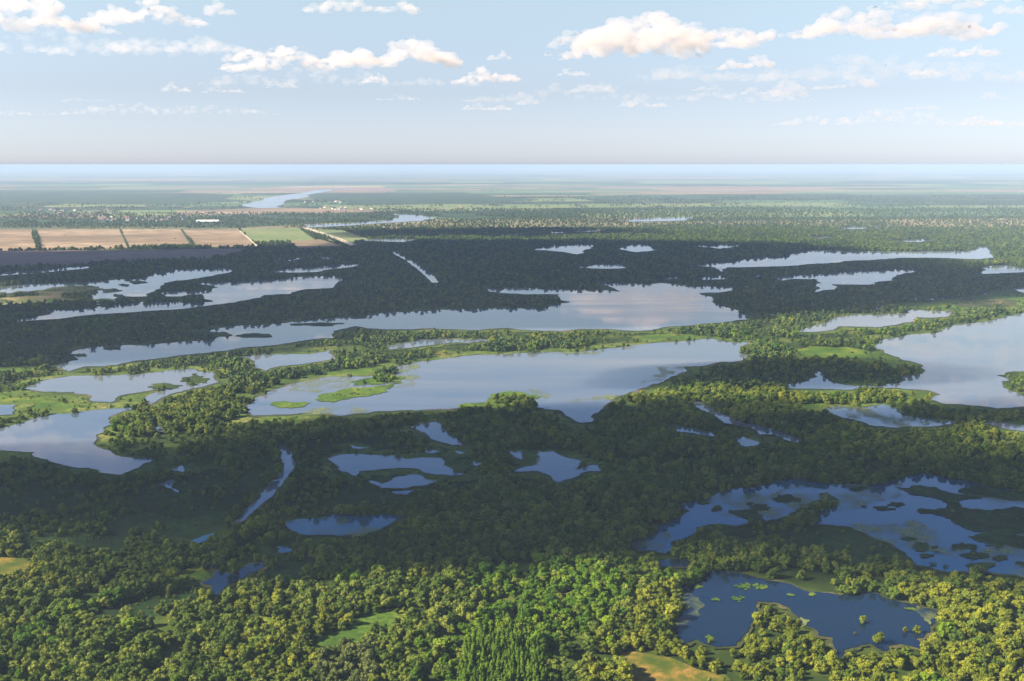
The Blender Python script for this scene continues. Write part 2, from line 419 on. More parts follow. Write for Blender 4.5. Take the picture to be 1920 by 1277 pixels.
# name, outline, shore width (m)
WATERS = [
 ('pond', [1275,1101,1312,1090,1342,1071,1380,1075,1425,1088,1477,1097,1515,1112,1575,1120,1624,1112,1669,1127,1725,1139,1770,1154,1744,1176,1717,1202,1736,1221,1687,1210,1657,1225,1631,1210,1582,1221,1571,1236,1560,1199,1534,1195,1511,1176,1477,1142,1450,1132,1417,1131,1421,1157,1402,1187,1380,1214,1339,1217,1305,1202,1282,1210,1264,1169,1294,1142], 3),
 ('pond', [1234,1056,1286,1052,1297,1060,1275,1064,1237,1064], 1),
 ('lake', [1178,1017,1230,992,1264,974,1294,961,1264,946,1312,942,1365,921,1417,917,1462,902,1500,897,1522,906,1560,910,1605,910,1650,910,1680,902,1706,893,1744,891,1800,902,1852,914,1920,926,2040,950,2080,1090,1920,1085,1875,1079,1762,1073,1725,1064,1699,1041,1672,1024,1639,1013,1597,992,1560,987,1522,989,1537,970,1571,951,1567,936,1552,925,1534,929,1522,944,1496,947,1489,962,1462,974,1432,981,1387,987,1327,987,1305,992,1286,1011,1256,1022,1249,1041,1222,1034,1195,1034], 2),
 ('pond', [533,980,560,976,600,972,680,970,757,971,735,982,700,1000,640,1008,600,1005,560,1003,540,993], 2),
 ('stream', ribbon([523,832,9,540,850,11,545,872,11,531,893,11,513,915,12,497,935,12,478,952,9,458,970,8,440,984,7]), 2),
 ('pond', [360,1016,385,1006,400,1002,398,1010,372,1019], 1),
 ('pond', [390,1065,400,1062,412,1075,435,1080,460,1066,498,1060,490,1068,460,1080,433,1095,420,1102,405,1115,395,1110,402,1098,382,1092,400,1086], 3),
 ('pond', [520,1028,535,1027,549,1034,525,1037], 1),
 ('pond', [615,862,636,855,691,855,764,864,826,861,833,875,870,892,826,892,775,881,728,881,673,886,666,896,640,886,629,872], 2),
 ('pond', [695,903,706,904,720,908,746,897,782,894,815,903,797,910,760,915,717,915], 2),
 ('pond', [735,924,775,922,760,929], 1),
 ('pond', [771,803,804,797,826,795,844,817,864,832,830,828,800,815], 3),
 ('pond', [1012,853,1037,852,1067,864,1088,868,1078,881,1121,872,1123,883,1085,888,1048,901,1034,890,1008,883,968,884,1012,873], 3),
 ('pond', [955,848,985,849,978,862,965,858], 2),
 ('pond', [653,836,690,841,660,841], 1),
 ('pond', [798,844,826,848,805,851], 1),
 ('pond', [855,847,872,850,860,853], 1),
 ('pond', [888,867,902,870,892,875], 1),
 ('stream', [1293,759,1307,753,1329,762,1366,784,1395,795,1424,799,1468,813,1519,832,1482,830,1453,817,1424,817,1413,806,1358,795,1322,773], 3),
 ('pond', [1258,801,1293,806,1355,819,1315,815,1271,810], 1),
 ('pond', [1377,822,1395,821,1422,832,1395,837], 1),
 ('pond', [1548,770,1570,762,1614,768,1657,760,1690,779,1745,788,1796,793,1760,801,1687,804,1628,799,1599,788,1563,779], 3),
 ('pond', [1840,795,1876,793,1920,799,2020,800,2020,817,1920,811,1880,805], 2),
 ('lake', [1636,651,1657,638,1694,631,1760,624,1822,607,1876,598,1920,584,2010,566,2200,575,2200,775,1920,764,1869,768,1818,762,1767,759,1745,751,1763,742,1745,735,1694,731,1585,733,1475,729,1482,722,1512,717,1534,708,1530,697,1555,704,1555,717,1603,726,1650,726,1683,720,1690,708,1723,704,1730,693,1694,677,1668,667], 4),
 ('lake', [456,766,474,751,510,733,554,720,598,711,647,708,690,708,742,704,746,689,804,678,892,667,965,664,1074,662,1140,655,1183,649,1238,644,1300,640,1329,636,1358,642,1402,644,1388,658,1388,678,1329,686,1282,689,1278,700,1242,718,1183,737,1147,751,1125,773,1110,793,1088,795,1059,779,1048,771,1001,764,957,770,910,768,862,768,804,770,709,773,687,777,638,782,620,777,547,779,474,781], 7),
 ('lake', [106,689,146,677,120,664,171,653,226,649,292,647,343,642,401,638,430,627,365,624,437,613,547,605,620,598,687,594,719,587,808,583,879,581,1020,580,1070,567,1049,553,985,553,900,543,985,541,1091,544,1162,548,1141,537,1112,530,1197,534,1240,532,1372,538,1372,546,1312,551,1335,566,1369,579,1406,592,1402,600,1342,607,1275,613,1200,622,1162,620,1020,622,879,620,772,619,719,619,666,613,624,622,627,635,583,638,510,649,430,658,328,669,255,678,219,686,157,689,128,700], 8),
 ('lake', [36,729,91,713,135,706,255,704,310,697,357,693,401,700,412,718,386,726,350,733,303,748,284,760,273,751,284,740,339,726,300,731,260,738,233,742,219,748,208,757,175,755,171,744,139,737,73,735], 5),
 ('lake', [-150,812,0,806,26,799,73,784,139,777,219,768,255,766,233,773,204,795,182,817,175,832,204,846,248,861,292,866,262,879,226,893,197,890,139,879,95,868,66,850,0,846,-150,846], 3),
 ('pond', [-90,764,0,762,26,762,22,777,0,778,-90,778], 2),
 ('pond', [297,910,328,901,335,923,313,915], 2),
 ('pond', [324,881,350,875,343,886], 2),
 ('stream', [284,788,299,799,310,813,299,813,288,799], 2),
 ('pond', [452,671,492,666,583,666,620,658,631,675,598,680,554,686,525,688,499,697,478,689,474,677], 6),
 ('pond', [731,649,782,638,833,637,899,637,921,640,884,644,833,646,775,653,731,657], 6),
 ('lake', [10,605,83,593,90,583,150,580,217,573,267,567,333,567,400,567,410,540,367,533,417,530,500,525,567,520,633,518,642,525,628,535,625,541,580,543,550,552,493,555,467,563,400,573,300,583,167,592,67,602], 6),
 ('lake', [-160,545,0,540,50,533,133,530,200,527,267,522,290,513,333,507,433,503,430,512,383,520,317,530,290,547,277,557,227,557,213,567,183,573,167,547,100,543,0,553,-160,556], 6),
 ('pond', [297,549,340,545,395,547,340,555,310,555], 4),
 ('pond', [-160,516,0,512,67,507,173,500,133,507,67,513,0,518,-160,524], 4),
 ('pond', [497,512,533,505,600,500,673,495,670,500,624,505,595,511,560,512], 4),
 ('pond', [490,487,567,484,550,489], 4),
 ('pond', [592,482,617,481,630,484,605,485], 4),
 ('canal', ribbon([738,472,5,765,488,5.5,790,506,7,806,519,8,818,531,8]), 2),
 ('pond', [680,449,737,447,780,449,758,453,720,452], 5),
 ('pond', [999,468,1031,461,1105,459,1105,466,1081,475,1042,470], 5),
 ('pond', [1070,501,1134,497,1169,494,1173,502,1127,503], 5),
 ('pond', [1159,466,1183,459,1212,458,1245,466,1190,471], 5),
 ('pond', [1290,461,1361,456,1402,461,1350,465], 5),
 ('lake', [1290,499,1361,491,1440,482,1477,480,1537,469,1612,471,1725,472,1815,471,1837,463,1860,463,1867,484,1837,487,1725,484,1650,487,1575,493,1507,497,1440,501,1365,502,1354,510,1342,503], 6),
 ('lake', [1466,527,1477,516,1560,512,1624,508,1714,504,1710,512,1680,517,1676,527,1642,534,1560,534,1567,544,1522,551,1537,540,1515,536,1541,532,1530,525,1492,524], 5),
 ('pond', [1762,517,1837,502,1882,497,1960,506,1912,512,1867,514], 5),
 ('pond', [1230,521,1256,517,1275,521,1252,524], 3),
 ('pond', [1301,521,1346,517,1359,523,1320,524], 3),
 ('pond', [1408,517,1425,513,1430,516,1415,519], 3),
 ('lake', [1492,624,1552,606,1560,598,1612,591,1706,589,1710,581,1785,585,1770,596,1717,596,1714,604,1650,615,1575,613,1530,624], 8),
 ('pond', [1624,577,1654,576,1650,580], 4),
 ('pond', [1684,559,1735,558,1785,559,1760,562], 4),
 ('pond', [1897,542,1960,541,1990,547,1920,548], 4),
 ('pond', [1815,549,1852,548,1846,552], 4),
 ('river', [453,385,493,375,567,362,600,357,650,352,655,353,610,360,575,366,563,372,527,390,483,391], 10),
 ('river', [567,422,666,419,730,413,748,406,737,401,772,403,801,406,822,410,790,415,737,418,648,424,574,427], 12),
 ('lake', [1013,436,1074,433,1141,431,1112,435,1042,438], 8),
 ('lake', [1165,413,1240,409,1305,408,1260,415,1180,416], 8),
 ('lake', [1507,444,1567,444,1537,448], 8),
 ('lake', [1672,452,1725,449,1755,452,1700,455], 8),
 ('lake', [1567,429,1680,426,1612,430], 8),
]
ISLANDS = [
 ([60,548,100,540,140,533,175,538,178,548,150,556,110,557,70,556], 'tan_marsh', 1), ([0,560,60,556,120,560,150,566,90,574,0,578,-100,574,-90,562], 'tan_marsh', 1), ([180,545,215,541,222,548,190,552], 'tan_marsh', 1),  # outline, material, low growth only
 (ell(1318,945,11,5), 'reed', 1), (ell(1344,957,12,5), 'reed', 1),
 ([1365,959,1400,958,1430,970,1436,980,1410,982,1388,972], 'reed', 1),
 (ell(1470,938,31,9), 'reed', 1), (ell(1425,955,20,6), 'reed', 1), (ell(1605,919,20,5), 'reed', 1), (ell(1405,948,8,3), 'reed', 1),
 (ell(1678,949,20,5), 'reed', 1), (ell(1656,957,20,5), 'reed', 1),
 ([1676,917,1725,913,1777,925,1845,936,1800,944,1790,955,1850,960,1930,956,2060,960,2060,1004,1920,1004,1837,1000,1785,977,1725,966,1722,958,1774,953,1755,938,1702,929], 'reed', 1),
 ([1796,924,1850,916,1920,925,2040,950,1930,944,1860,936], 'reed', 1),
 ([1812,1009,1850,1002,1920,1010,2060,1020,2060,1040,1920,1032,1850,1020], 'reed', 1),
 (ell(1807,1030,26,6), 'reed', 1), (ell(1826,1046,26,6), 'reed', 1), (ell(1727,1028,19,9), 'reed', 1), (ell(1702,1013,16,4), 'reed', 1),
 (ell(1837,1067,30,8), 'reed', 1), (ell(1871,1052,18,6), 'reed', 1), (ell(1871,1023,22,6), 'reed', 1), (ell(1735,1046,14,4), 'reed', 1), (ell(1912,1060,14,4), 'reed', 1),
 ([1869,706,1885,701,1920,699,2010,705,2010,760,1920,748,1900,736,1880,722], 'ground', 0),
 ([591,751,620,739,674,729,700,728,728,726,753,718,728,737,673,746,622,757], 'meadow', 1),
 ([507,759,540,755,587,757,575,764,547,768,520,767], 'meadow', 1),
 ([655,718,709,706,753,708,750,717,700,724,662,726], 'meadow', 0),
 ([862,762,914,749,950,737,986,740,1016,746,1001,762,960,775,900,775], 'meadow', 0),
 (ell(475,631,38,3.5), 'reed', 1), (ell(590,610,46,3.5), 'reed', 1), (ell(675,597,18,3), 'reed', 1), (ell(211,654,21,3.5), 'reed', 1),
 ([255,640,290,630,343,628,343,640,300,647], 'ground', 0), (ell(372,634,26,5), 'ground', 0), (ell(415,628,20,4), 'ground', 0),
 (ell(366,713,27,10), 'ground', 0), (ell(300,727,40,6), 'ground', 0), (ell(150,668,16,3), 'ground', 0),
 (ell(232,536,12,3), 'ground', 0), (ell(262,531,14,3), 'ground', 0), (ell(240,563,26,5), 'ground', 0), (ell(275,570,10,2.5), 'ground', 0),
 (ell(205,574,12,3), 'ground', 0), (ell(1620,953,6,2), 'reed', 1),
]
for k in range(26):      # reed tufts scattered through the sunny marsh at the left
    ISLANDS.append((ell(rnd.uniform(-60, 230), rnd.uniform(545, 582), rnd.uniform(5, 26), rnd.uniform(1.5, 4)), rnd.choice(['meadow', 'ground', 'shore']), rnd.choice([0, 1])))
for k in range(34):      # dark tufts in the blue lake
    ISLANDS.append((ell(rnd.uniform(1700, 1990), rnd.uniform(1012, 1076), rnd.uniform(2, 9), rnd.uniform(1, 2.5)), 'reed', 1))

LANDS = [  # name, outline, material, open (no trees)
 ('meadow', [575,1226,600,1193,673,1161,764,1139,826,1142,775,1164,709,1182,673,1208,622,1234], 'meadow', 1),
 ('clearing', [1158,1223,1220,1226,1293,1248,1400,1290,1420,1340,1150,1340,1180,1259], 'bare', 1),
 ('meadow', [139,1168,175,1153,233,1131,277,1117,379,1099,397,1113,365,1142,310,1142,290,1156,233,1164], 'reed', 1),
 ('meadow', [317,1092,350,1066,390,1055,398,1085,360,1100], 'meadow', 1),
 ('clearing', [179,1234,241,1213,250,1222,219,1232,182,1242], 'bare', 1),
 ('meadow', [60,1020,150,1000,240,998,232,1045,190,1048,130,1030], 'reed', 1),  # dark reed colour paints the cloud shade's edge onto this meadow
 ('clearing', [-60,1060,0,1042,62,1050,50,1085,0,1095,-60,1100], 'bare', 1),
 ('meadow', [452,1157,547,1157,520,1178,465,1172], 'meadow', 1),
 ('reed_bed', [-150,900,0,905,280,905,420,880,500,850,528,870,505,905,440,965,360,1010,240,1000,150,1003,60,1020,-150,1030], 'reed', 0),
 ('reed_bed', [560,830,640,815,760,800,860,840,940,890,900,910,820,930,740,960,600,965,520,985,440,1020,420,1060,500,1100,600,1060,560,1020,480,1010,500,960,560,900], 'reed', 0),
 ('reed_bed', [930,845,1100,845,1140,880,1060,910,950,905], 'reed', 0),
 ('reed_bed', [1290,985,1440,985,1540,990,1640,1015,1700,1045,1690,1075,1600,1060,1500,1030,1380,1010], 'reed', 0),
 ('meadow', [-120,745,29,733,139,739,175,751,219,759,273,759,255,764,180,772,109,777,22,788,-120,800], 'meadow', 1),
 ('meadow', [-120,848,66,850,91,868,60,868,-120,864], 'meadow', 1),
 ('meadow', [408,790,474,783,547,781,640,783,600,793,547,800,440,802], 'meadow', 1),
 ('meadow', [600,700,673,690,742,688,739,700,690,707,647,707,600,710], 'meadow', 1),
 ('meadow', [172,836,182,815,215,840,260,855,292,866,248,862,200,848], 'meadow', 1),
 ('meadow', [1482,658,1519,649,1585,651,1639,664,1687,677,1723,689,1676,697,1614,682,1548,673,1497,667], 'meadow', 1),
 ('meadow', [1555,706,1610,715,1655,722,1603,727,1555,718], 'meadow', 1),
 ('meadow', [1200,632,1300,628,1325,634,1290,641,1200,646], 'meadow', 1),
 ('meadow', [1472,759,1548,757,1563,779,1497,781], 'meadow', 1),
 ('meadow', [1690,744,1745,740,1750,752,1690,762], 'meadow', 1),
 ('meadow', [1600,579,1650,572,1785,561,1912,538,2100,530,2100,590,1920,585,1837,585,1725,577], 'meadow', 1),
 ('clearing', [1790,566,1850,560,1905,563,1900,574,1840,579,1800,576], 'shore', 1),
 ('meadow', [-120,690,30,688,100,692,60,704,-120,712], 'meadow', 1),
 ('meadow', [0,640,60,636,130,646,100,655,0,652], 'reed', 1),
 ('clearing', [760,680,880,664,1080,656,1180,643,1180,648,1080,661,880,670,780,684], 'shore', 1),
 ('stubble_field', [-400,431,60,430,70,470,-400,474], 'stubble', 1),
 ('stubble_field', [66,430,224,430,240,466,78,469], 'stubble', 1),
 ('stubble_field', [228,430,338,430,358,462,244,465], 'stubble', 1),
 ('stubble_field', [343,431,444,430,486,463,366,463], 'stubble', 1),
 ('crop_field', [448,430,560,428,592,451,482,458], 'crop', 1),
 ('stubble_field', [540,453,600,449,655,466,560,470], 'stubble', 1),
 ('ploughed_field', [-420,477,484,466,410,484,180,496,0,505,-420,520], 'plough', 1),
 ('stubble_field', [590,430,640,432,690,448,660,458], 'crop', 1),
 ('stubble_field', [330,396,520,389,760,396,640,399,470,402,340,404], 'stubble', 1),
 ('stubble_field', [60,402,200,401,180,408,-60,410], 'stubble', 1),
 ('stubble_field', [760,407,900,405,960,409,860,412], 'crop', 1),
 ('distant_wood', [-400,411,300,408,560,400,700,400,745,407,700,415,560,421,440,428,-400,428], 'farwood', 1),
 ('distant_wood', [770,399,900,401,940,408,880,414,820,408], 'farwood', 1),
 ('distant_wood', [-400,362,180,361,440,366,470,376,300,384,-400,380], 'farwood', 1),  # wood whose dark colour also stands in for a far cloud's shade
 ('distant_wood', [570,372,620,362,900,366,1010,374,900,382,640,384], 'farwood', 1),  # dark wood colour doubles as a painted band of cloud shade
]
WEEDS = [
 [731,692,782,680,790,705,775,726,740,730], [583,768,640,764,700,770,690,777,640,783,560,781], [921,748,950,735,1000,732,1032,742,1026,752,1000,758],
 [1095,752,1110,745,1158,742,1147,752], [1040,752,1090,750,1095,756,1045,757], [533,980,600,972,757,971,700,1000,600,1006],
 [1340,930,1500,905,1700,905,1690,930,1560,960,1440,975,1330,960], [1590,985,1700,975,1800,1005,1790,1050,1700,1030,1620,1010],
 [1500,1160,1520,1168,1500,1180], [1265,1100,1300,1098,1300,1120,1270,1190], [1180,1010,1260,1000,1240,1040,1190,1034], [1720,1140,1770,1154,1744,1176,1725,1160],
 [1790,915,1990,960,2060,1060,1900,1080,1850,1000],
 [1560,765,1790,793,1690,803,1600,788],[560,712,650,708,655,726,590,738,540,736], [1010,660,1200,650,1190,655,1020,667], [1230,690,1290,690,1240,716,1200,722],
]

# --- the ground and all sheets
def make_ground():
    rings = [0, 200, 500, 900, 1500, 2500, 4500, 8000, 15000, 30000, 60000, 110000]
    seg = 96
    vs = [(0, 0, 0)]; fs = []
    for r in rings[1:]:
        vs += [(r * math.cos(2 * math.pi * k / seg), r * math.sin(2 * math.pi * k / seg), 0) for k in range(seg)]
    for k in range(seg):
        fs.append((0, 1 + k, 1 + (k + 1) % seg))
    for j in range(len(rings) - 2):
        a = 1 + j * seg; b = a + seg
        for k in range(seg):
            k2 = (k + 1) % seg
            fs.append((a + k, b + k, b + k2, a + k2))
    me = bpy.data.meshes.new('ground')
    me.from_pydata(vs, [], fs)
    return tag(link('ground', me, M['ground']), kind='structure')
make_ground()

# the plain is divided into long parcels; one sheet for every kind of crop
def parcels():
    rp = random.Random(21)
    groups = {k: ([], []) for k in ('stubble', 'plough', 'crop', 'farwood', 'crop2')}
    ang = 0.13; ca, sa = math.cos(ang), math.sin(ang)
    v = 5200.0
    while v < 30000:
        dv = rp.uniform(220, 520) * (0.6 + v / 9000)
        u = -0.75 * v
        while u < 0.75 * v:
            du = rp.uniform(400, 1500) * (0.7 + v / 14000)
            band = math.sin(v / 1500.0) + 0.8 * math.sin(u / 2600.0 + v / 900.0) + rp.gauss(0, 0.8)
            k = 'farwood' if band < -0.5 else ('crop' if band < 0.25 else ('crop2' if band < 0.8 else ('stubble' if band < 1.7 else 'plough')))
            if rp.random() < 0.8:
                V, F = groups[k]; b = len(V); g = 10
                for (a, c) in ((u + g, v + g), (u + du - g, v + g), (u + du - g, v + dv - g), (u + g, v + dv - g)):
                    V.append((a * ca - c * sa + rp.uniform(-8, 8), a * sa + c * ca + rp.uniform(-8, 8), 0))
                F.append((b, b + 1, b + 2, b + 3))
            u += du
        v += dv
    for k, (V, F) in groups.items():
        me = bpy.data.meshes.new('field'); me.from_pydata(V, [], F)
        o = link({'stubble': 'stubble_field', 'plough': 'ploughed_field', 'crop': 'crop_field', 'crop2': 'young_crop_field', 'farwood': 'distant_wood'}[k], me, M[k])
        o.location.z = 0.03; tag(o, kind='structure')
parcels()
for i, (nm, poly, mat, opn) in enumerate(LANDS):
    far = poly[1] < 480
    gp = rough(trace(poly), rnd, 0.002 if far and nm != 'distant_wood' else 0.09)
    sheet(nm, gp, 0.05 + 0.02 * i, M[mat])
    if opn: fill(mOpen, gp)
    if 'field' in nm: fill(mField, gp)
    if mat == 'reed': fill(mLow, gp)
for i, (nm, poly, sh) in enumerate(WATERS):
    ys = [poly[k] for k in range(1, len(poly), 2)]; xs = poly[::2]
    mx_, my_ = sum(xs) / len(xs), sum(ys) / len(ys)
    if nm == 'pond' and max(xs) - min(xs) < 160 and min(ys) > 425:
        mx_, my_ = sum(xs) / len(xs), sum(ys) / len(ys)
        poly = [v for k in range(len(xs)) for v in (mx_ + (xs[k] - mx_) * 1.08, my_ + (ys[k] - my_) * 1.22 + 1)]
    gp = rough(trace(poly), rnd, {'canal': 0.012, 'stream': 0.035, 'river': 0.04}.get(nm, 0.085))
    if 600 < my_ < 900 and nm in ('lake', 'pond'):
        wd = 26 if nm == 'lake' else 14
        mg = grow(grow(gp, wd * 0.5), wd * 0.6)
        sheet('marsh_margin', mg, 0.90 + 0.003 * i, M['margin'])
        fill(mMargin, mg)
    sheet('shore', grow(gp, sh), 1.05 + 0.004 * i, M['shore'])
    sheet(nm, gp, 1.40 + 0.004 * i, M['dark_water' if min(ys) > 1050 else ('blue_water' if min(ys) > 905 or (nm == 'lake' and min(ys) > 850) else 'water')])
    fill(mW, gp)
for i, poly in enumerate(WEEDS):
    gp = rough(trace(poly), rnd, 0.14)
    m0 = newmask(); fill(m0, gp)
    sheet('floating_weed', gp, 1.72 + 0.004 * i, M['weed'], 'stuff', 'pale green floating leaves in loose patches on the lake')
for i, (poly, mat, low) in enumerate(ISLANDS):
    gp = rough(trace(poly), rnd, 0.2)
    sheet('islet', gp, 1.85 + 0.006 * i, M[mat])
    fill(mW, gp, False)
    if low: fill(mOpen, gp)
    if mat == 'reed': fill(mLow, gp)
# the small round leaf mats on the dark pond
for (cx, cy, rx, ry) in ((1382,1126,15,5), (1342,1127,8,3), (1309,1104,8,4), (1480,1119,8,2), (1523,1118,9,3), (1427,1104,18,8), (1395,1103,22,7), (1708,1146,9,3), (1330,1199,10,5)):
    c0 = at(cx, cy); e = at(cx + rx, cy); n_ = at(cx, cy - ry)
    ax = e[0] - c0[0]; ay = n_[1] - c0[1]
    rl = random.Random(int(cx)); V = []; F = []
    for q in range(int(14 + ax * ay * 0.55)):
        th = rl.uniform(0, 6.283); rr = rl.uniform(0, 1) ** 0.6 * (0.75 + 0.3 * math.sin(3 * th + cx) + 0.15 * math.sin(7 * th))
        ox, oy = ax * rr * math.cos(th), ay * rr * math.sin(th)
        b = len(V); k = rl.choice([5, 6, 7]); r0 = rl.uniform(0.5, 1.7); z0 = rl.uniform(0, 0.06)
        V += [(ox + r0 * rl.uniform(0.7, 1.2) * math.cos(6.283 * w / k), oy + r0 * rl.uniform(0.7, 1.2) * math.sin(6.283 * w / k), z0) for w in range(k)]
        F.append(tuple(range(b, b + k)))
    me = bpy.data.meshes.new('leaf_mat'); me.from_pydata(V, [], F)
    o = link('leaf_mat', me, M['meadow']); o.location = (c0[0], c0[1], 1.75)
LEAFMATS = [o for o in COL.objects if o.name.startswith('leaf_mat')]
LM = ['large round yellow green leaf mat left of the golden peninsula', 'small dark leaf mat left of the large round mat', 'pale leaf mat beside the pond\'s upper left shore',
      'faint thin leaf mat in the open middle of the dark pond', 'thin leaf mat close under the wooded far bank', 'bright green patch of leaves reaching from the far bank',
      'dark green patch of leaves left of the bright patch', 'small green mat near the right end of the dark pond', 'ragged yellow leaf mat at the pond\'s lower left shore']
for o, l in zip(LEAFMATS, LM):
    o['label'] = l; o['category'] = 'leaf mat'; o['group'] = 'leaf mats floating on the dark pond'
for g in ([-60,980,1080,1100],):
    pass
fill(mGreen, trace([880,1085,960,1050,1150,1068,1180,1130,1120,1180,1040,1230,1010,1290,1010,1400,760,1400,780,1277,830,1205,920,1150,880,1110]))
fill(mPine, trace([870,1232,900,1206,960,1200,1005,1218,1022,1250,1030,1400,840,1400,862,1270]))
fill(mOlive, trace([1180,1130,1260,1090,1300,1210,1400,1120,1500,1130,1560,1190,1660,1150,1690,1110,1800,1100,2200,1100,2200,1420,1050,1420,1120,1200]))

# the embankment track running away from the fields
def strip(name, pts, w, z, mat, kind='structure'):
    fill(mOpen, trace([v for p in [(q[0] - (16 if w > 20 else 5), q[1]) for q in pts] + [(q[0] + (16 if w > 20 else 5), q[1] + 3) for q in pts[::-1]] for v in p]))
    P = [at(*p) for p in pts]; L = []; Rr = []
    for i, p in enumerate(P):
        a = P[max(0, i - 1)]; b = P[min(len(P) - 1, i + 1)]
        l = math.hypot(b[0] - a[0], b[1] - a[1])
        nx, ny = -(b[1] - a[1]) / l * w / 2, (b[0] - a[0]) / l * w / 2
        L.append((p[0] + nx, p[1] + ny)); Rr.append((p[0] - nx, p[1] - ny))
    return sheet(name, L + Rr[::-1], z, mat, kind)
strip('embankment_road', [(572, 427), (600, 436), (632, 447), (668, 463)], 26, 1.0, M['track'])
strip('embankment_road', [(566, 429), (585, 436), (612, 447), (640, 459)], 12, 1.0, M['track'])
strip('field_track', [(-300, 429.6), (200, 429.2), (560, 428)], 14, 1.0, M['track'])
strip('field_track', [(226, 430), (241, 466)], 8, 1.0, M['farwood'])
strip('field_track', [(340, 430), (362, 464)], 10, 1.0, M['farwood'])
strip('field_track', [(446, 430), (484, 463)], 8, 1.0, M['track'])

# ------------------------------------------------------------------ trees
def quad_cloud(cen, nor, size, rs):
    """leaf clumps: one bent quad for every centre"""
    n = len(cen)
    t = rs.normal(size=(n, 3))
    t -= (t * nor).sum(1)[:, None] * nor
    t /= np.linalg.norm(t, axis=1)[:, None] + 1e-9
    b = np.cross(nor, t)
    s = size[:, None]
    v = np.stack([cen - t * s - b * s * 0.6, cen + t * s - b * s * 0.8 + nor * s * 0.25, cen + t * s * 0.8 + b * s, cen - t * s * 0.7 + b * s * 0.7 - nor * s * 0.2], 1)
    return v.reshape(-1, 3)

def ico(r):
    bm = bmesh.new(); bmesh.ops.create_icosphere(bm, subdivisions=r, radius=1.0)
    v = np.array([x.co[:] for x in bm.verts]); f = [[q.index for q in x.verts] for x in bm.faces]
    bm.free(); return v, f
ICO1 = ico(1); ICO2 = ico(2)

def crown_mesh(name, seed, lobes, leaves, leaf, mat, shape='round', H=10.0):
    rs = np.random.default_rng(seed)
    V = []; F = []; off = 0
    L = []
    if shape == 'round':
        for k in range(lobes):
            a = rs.uniform(0, 2 * math.pi); u = math.sqrt(rs.uniform(0, 1))
            z = rs.uniform(0.26, 0.88)
            rr = 0.36 * H * math.sqrt(max(0.05, 1 - ((z - 0.42) / 0.55) ** 2)) * u
            L.append((np.array([rr * math.cos(a), rr * math.sin(a), z * H]), H * (rs.uniform(0.08, 0.19) if lobes > 10 else rs.uniform(0.13, 0.23))))
        L.append((np.array([0, 0, 0.43 * H]), 0.27 * H))
    else:
        for k in range(lobes):
            z = (k + 0.5) / lobes
            rr = H * (0.13 * (1 - z) + 0.03)
            a = rs.uniform(0, 6.28)
            L.append((np.array([rr * 0.4 * math.cos(a), rr * 0.4 * math.sin(a), H * (0.12 + 0.86 * z)]), rr * 1.1))
    tot = sum(r * r for _, r in L)
    for c, r in L:
        iv, if_ = ICO1
        w = iv * r * 0.86 * (1 + rs.uniform(-0.22, 0.22, (len(iv), 1))) * np.array([1, 1, 0.85]) + c
        V.append(w); F += [[off + q for q in f] for f in if_]; off += len(w)
        n = max(4, int(leaves * r * r / tot))
        d = rs.normal(size=(n, 3)); d[:, 2] = d[:, 2] * 0.8 + 0.25
        d /= np.linalg.norm(d, axis=1)[:, None]
        cen = c + d * r * rs.uniform(0.85, 1.14, (n, 1)) * np.array([1, 1, 0.9])
        nor = d + rs.normal(size=(n, 3)) * 0.42
        nor /= np.linalg.norm(nor, axis=1)[:, None]
        q = quad_cloud(cen, nor, leaf * rs.uniform(0.6, 1.25, n), rs)
        V.append(q); F += [[off + 4 * i, off + 4 * i + 1, off + 4 * i + 2, off + 4 * i + 3] for i in range(n)]; off += len(q)
    me = bpy.data.meshes.new(name)
    me.from_pydata(np.concatenate(V).tolist(), [], F)
    me.materials.append(mat)
    return me

def trunk_mesh(name, seed, H=10.0):
    rs = random.Random(seed)
    vs = []; fs = []
    def limb(p0, p1, r0, r1, k=6, n=3):
        base = len(vs)
        d = (Vector(p1) - Vector(p0)); q = d.to_track_quat('Z', 'Y')
        for j in range(n + 1):
            t = j / n; c = Vector(p0).lerp(Vector(p1), t) + Vector((rs.uniform(-.08, .08), rs.uniform(-.08, .08), 0)) * (j % 2)
            for i in range(k):
                a = 2 * math.pi * i / k; r = r0 + (r1 - r0) * t
                vs.append(tuple(c + q @ Vector((r * math.cos(a), r * math.sin(a), 0))))
        for j in range(n):
            for i in range(k):
                i2 = (i + 1) % k
                fs.append((base + j * k + i, base + j * k + i2, base + (j + 1) * k + i2, base + (j + 1) * k + i))
    top = (rs.uniform(-.3, .3), rs.uniform(-.3, .3), H * 0.45)
    limb((0, 0, -0.3), top, 0.32, 0.18)
    for k in range(4):
        a = k * 1.57 + rs.uniform(-.4, .4)
        limb(top, (top[0] + 1.9 * math.cos(a), top[1] + 1.9 * math.sin(a), H * rs.uniform(.62, .78)), 0.15, 0.05)
    me = bpy.data.meshes.new(name)
    me.from_pydata(vs, [], fs)
    me.materials.append(M['bark'])
    return me

NV = 9
CROWN = {}
for kd, shp, mt in (('willow', 'round', 'willow'), ('olive', 'round', 'olive'), ('green', 'round', 'green'), ('pale', 'round', 'pale'), ('pine', 'cone', 'pine')):
    for lod, (lb, lv, ls) in (('hi', (21, 950, 0.36)), ('lo', (7, 90, 0.95))):
        if lod == 'lo' and kd not in ('willow', 'green', 'olive'): continue
        CROWN[kd, lod] = [crown_mesh('crown', 100 * (NV + 1) * (lod == 'lo') + 17 * k + len(kd), lb, lv, ls, M['far_willow_shade_tint' if (kd, lod) == ('willow', 'lo') else mt], shp, 10.0 if shp == 'round' else 13.0) for k in range(NV)]
TRUNK = [trunk_mesh('trunk', 5 + k) for k in range(3)]

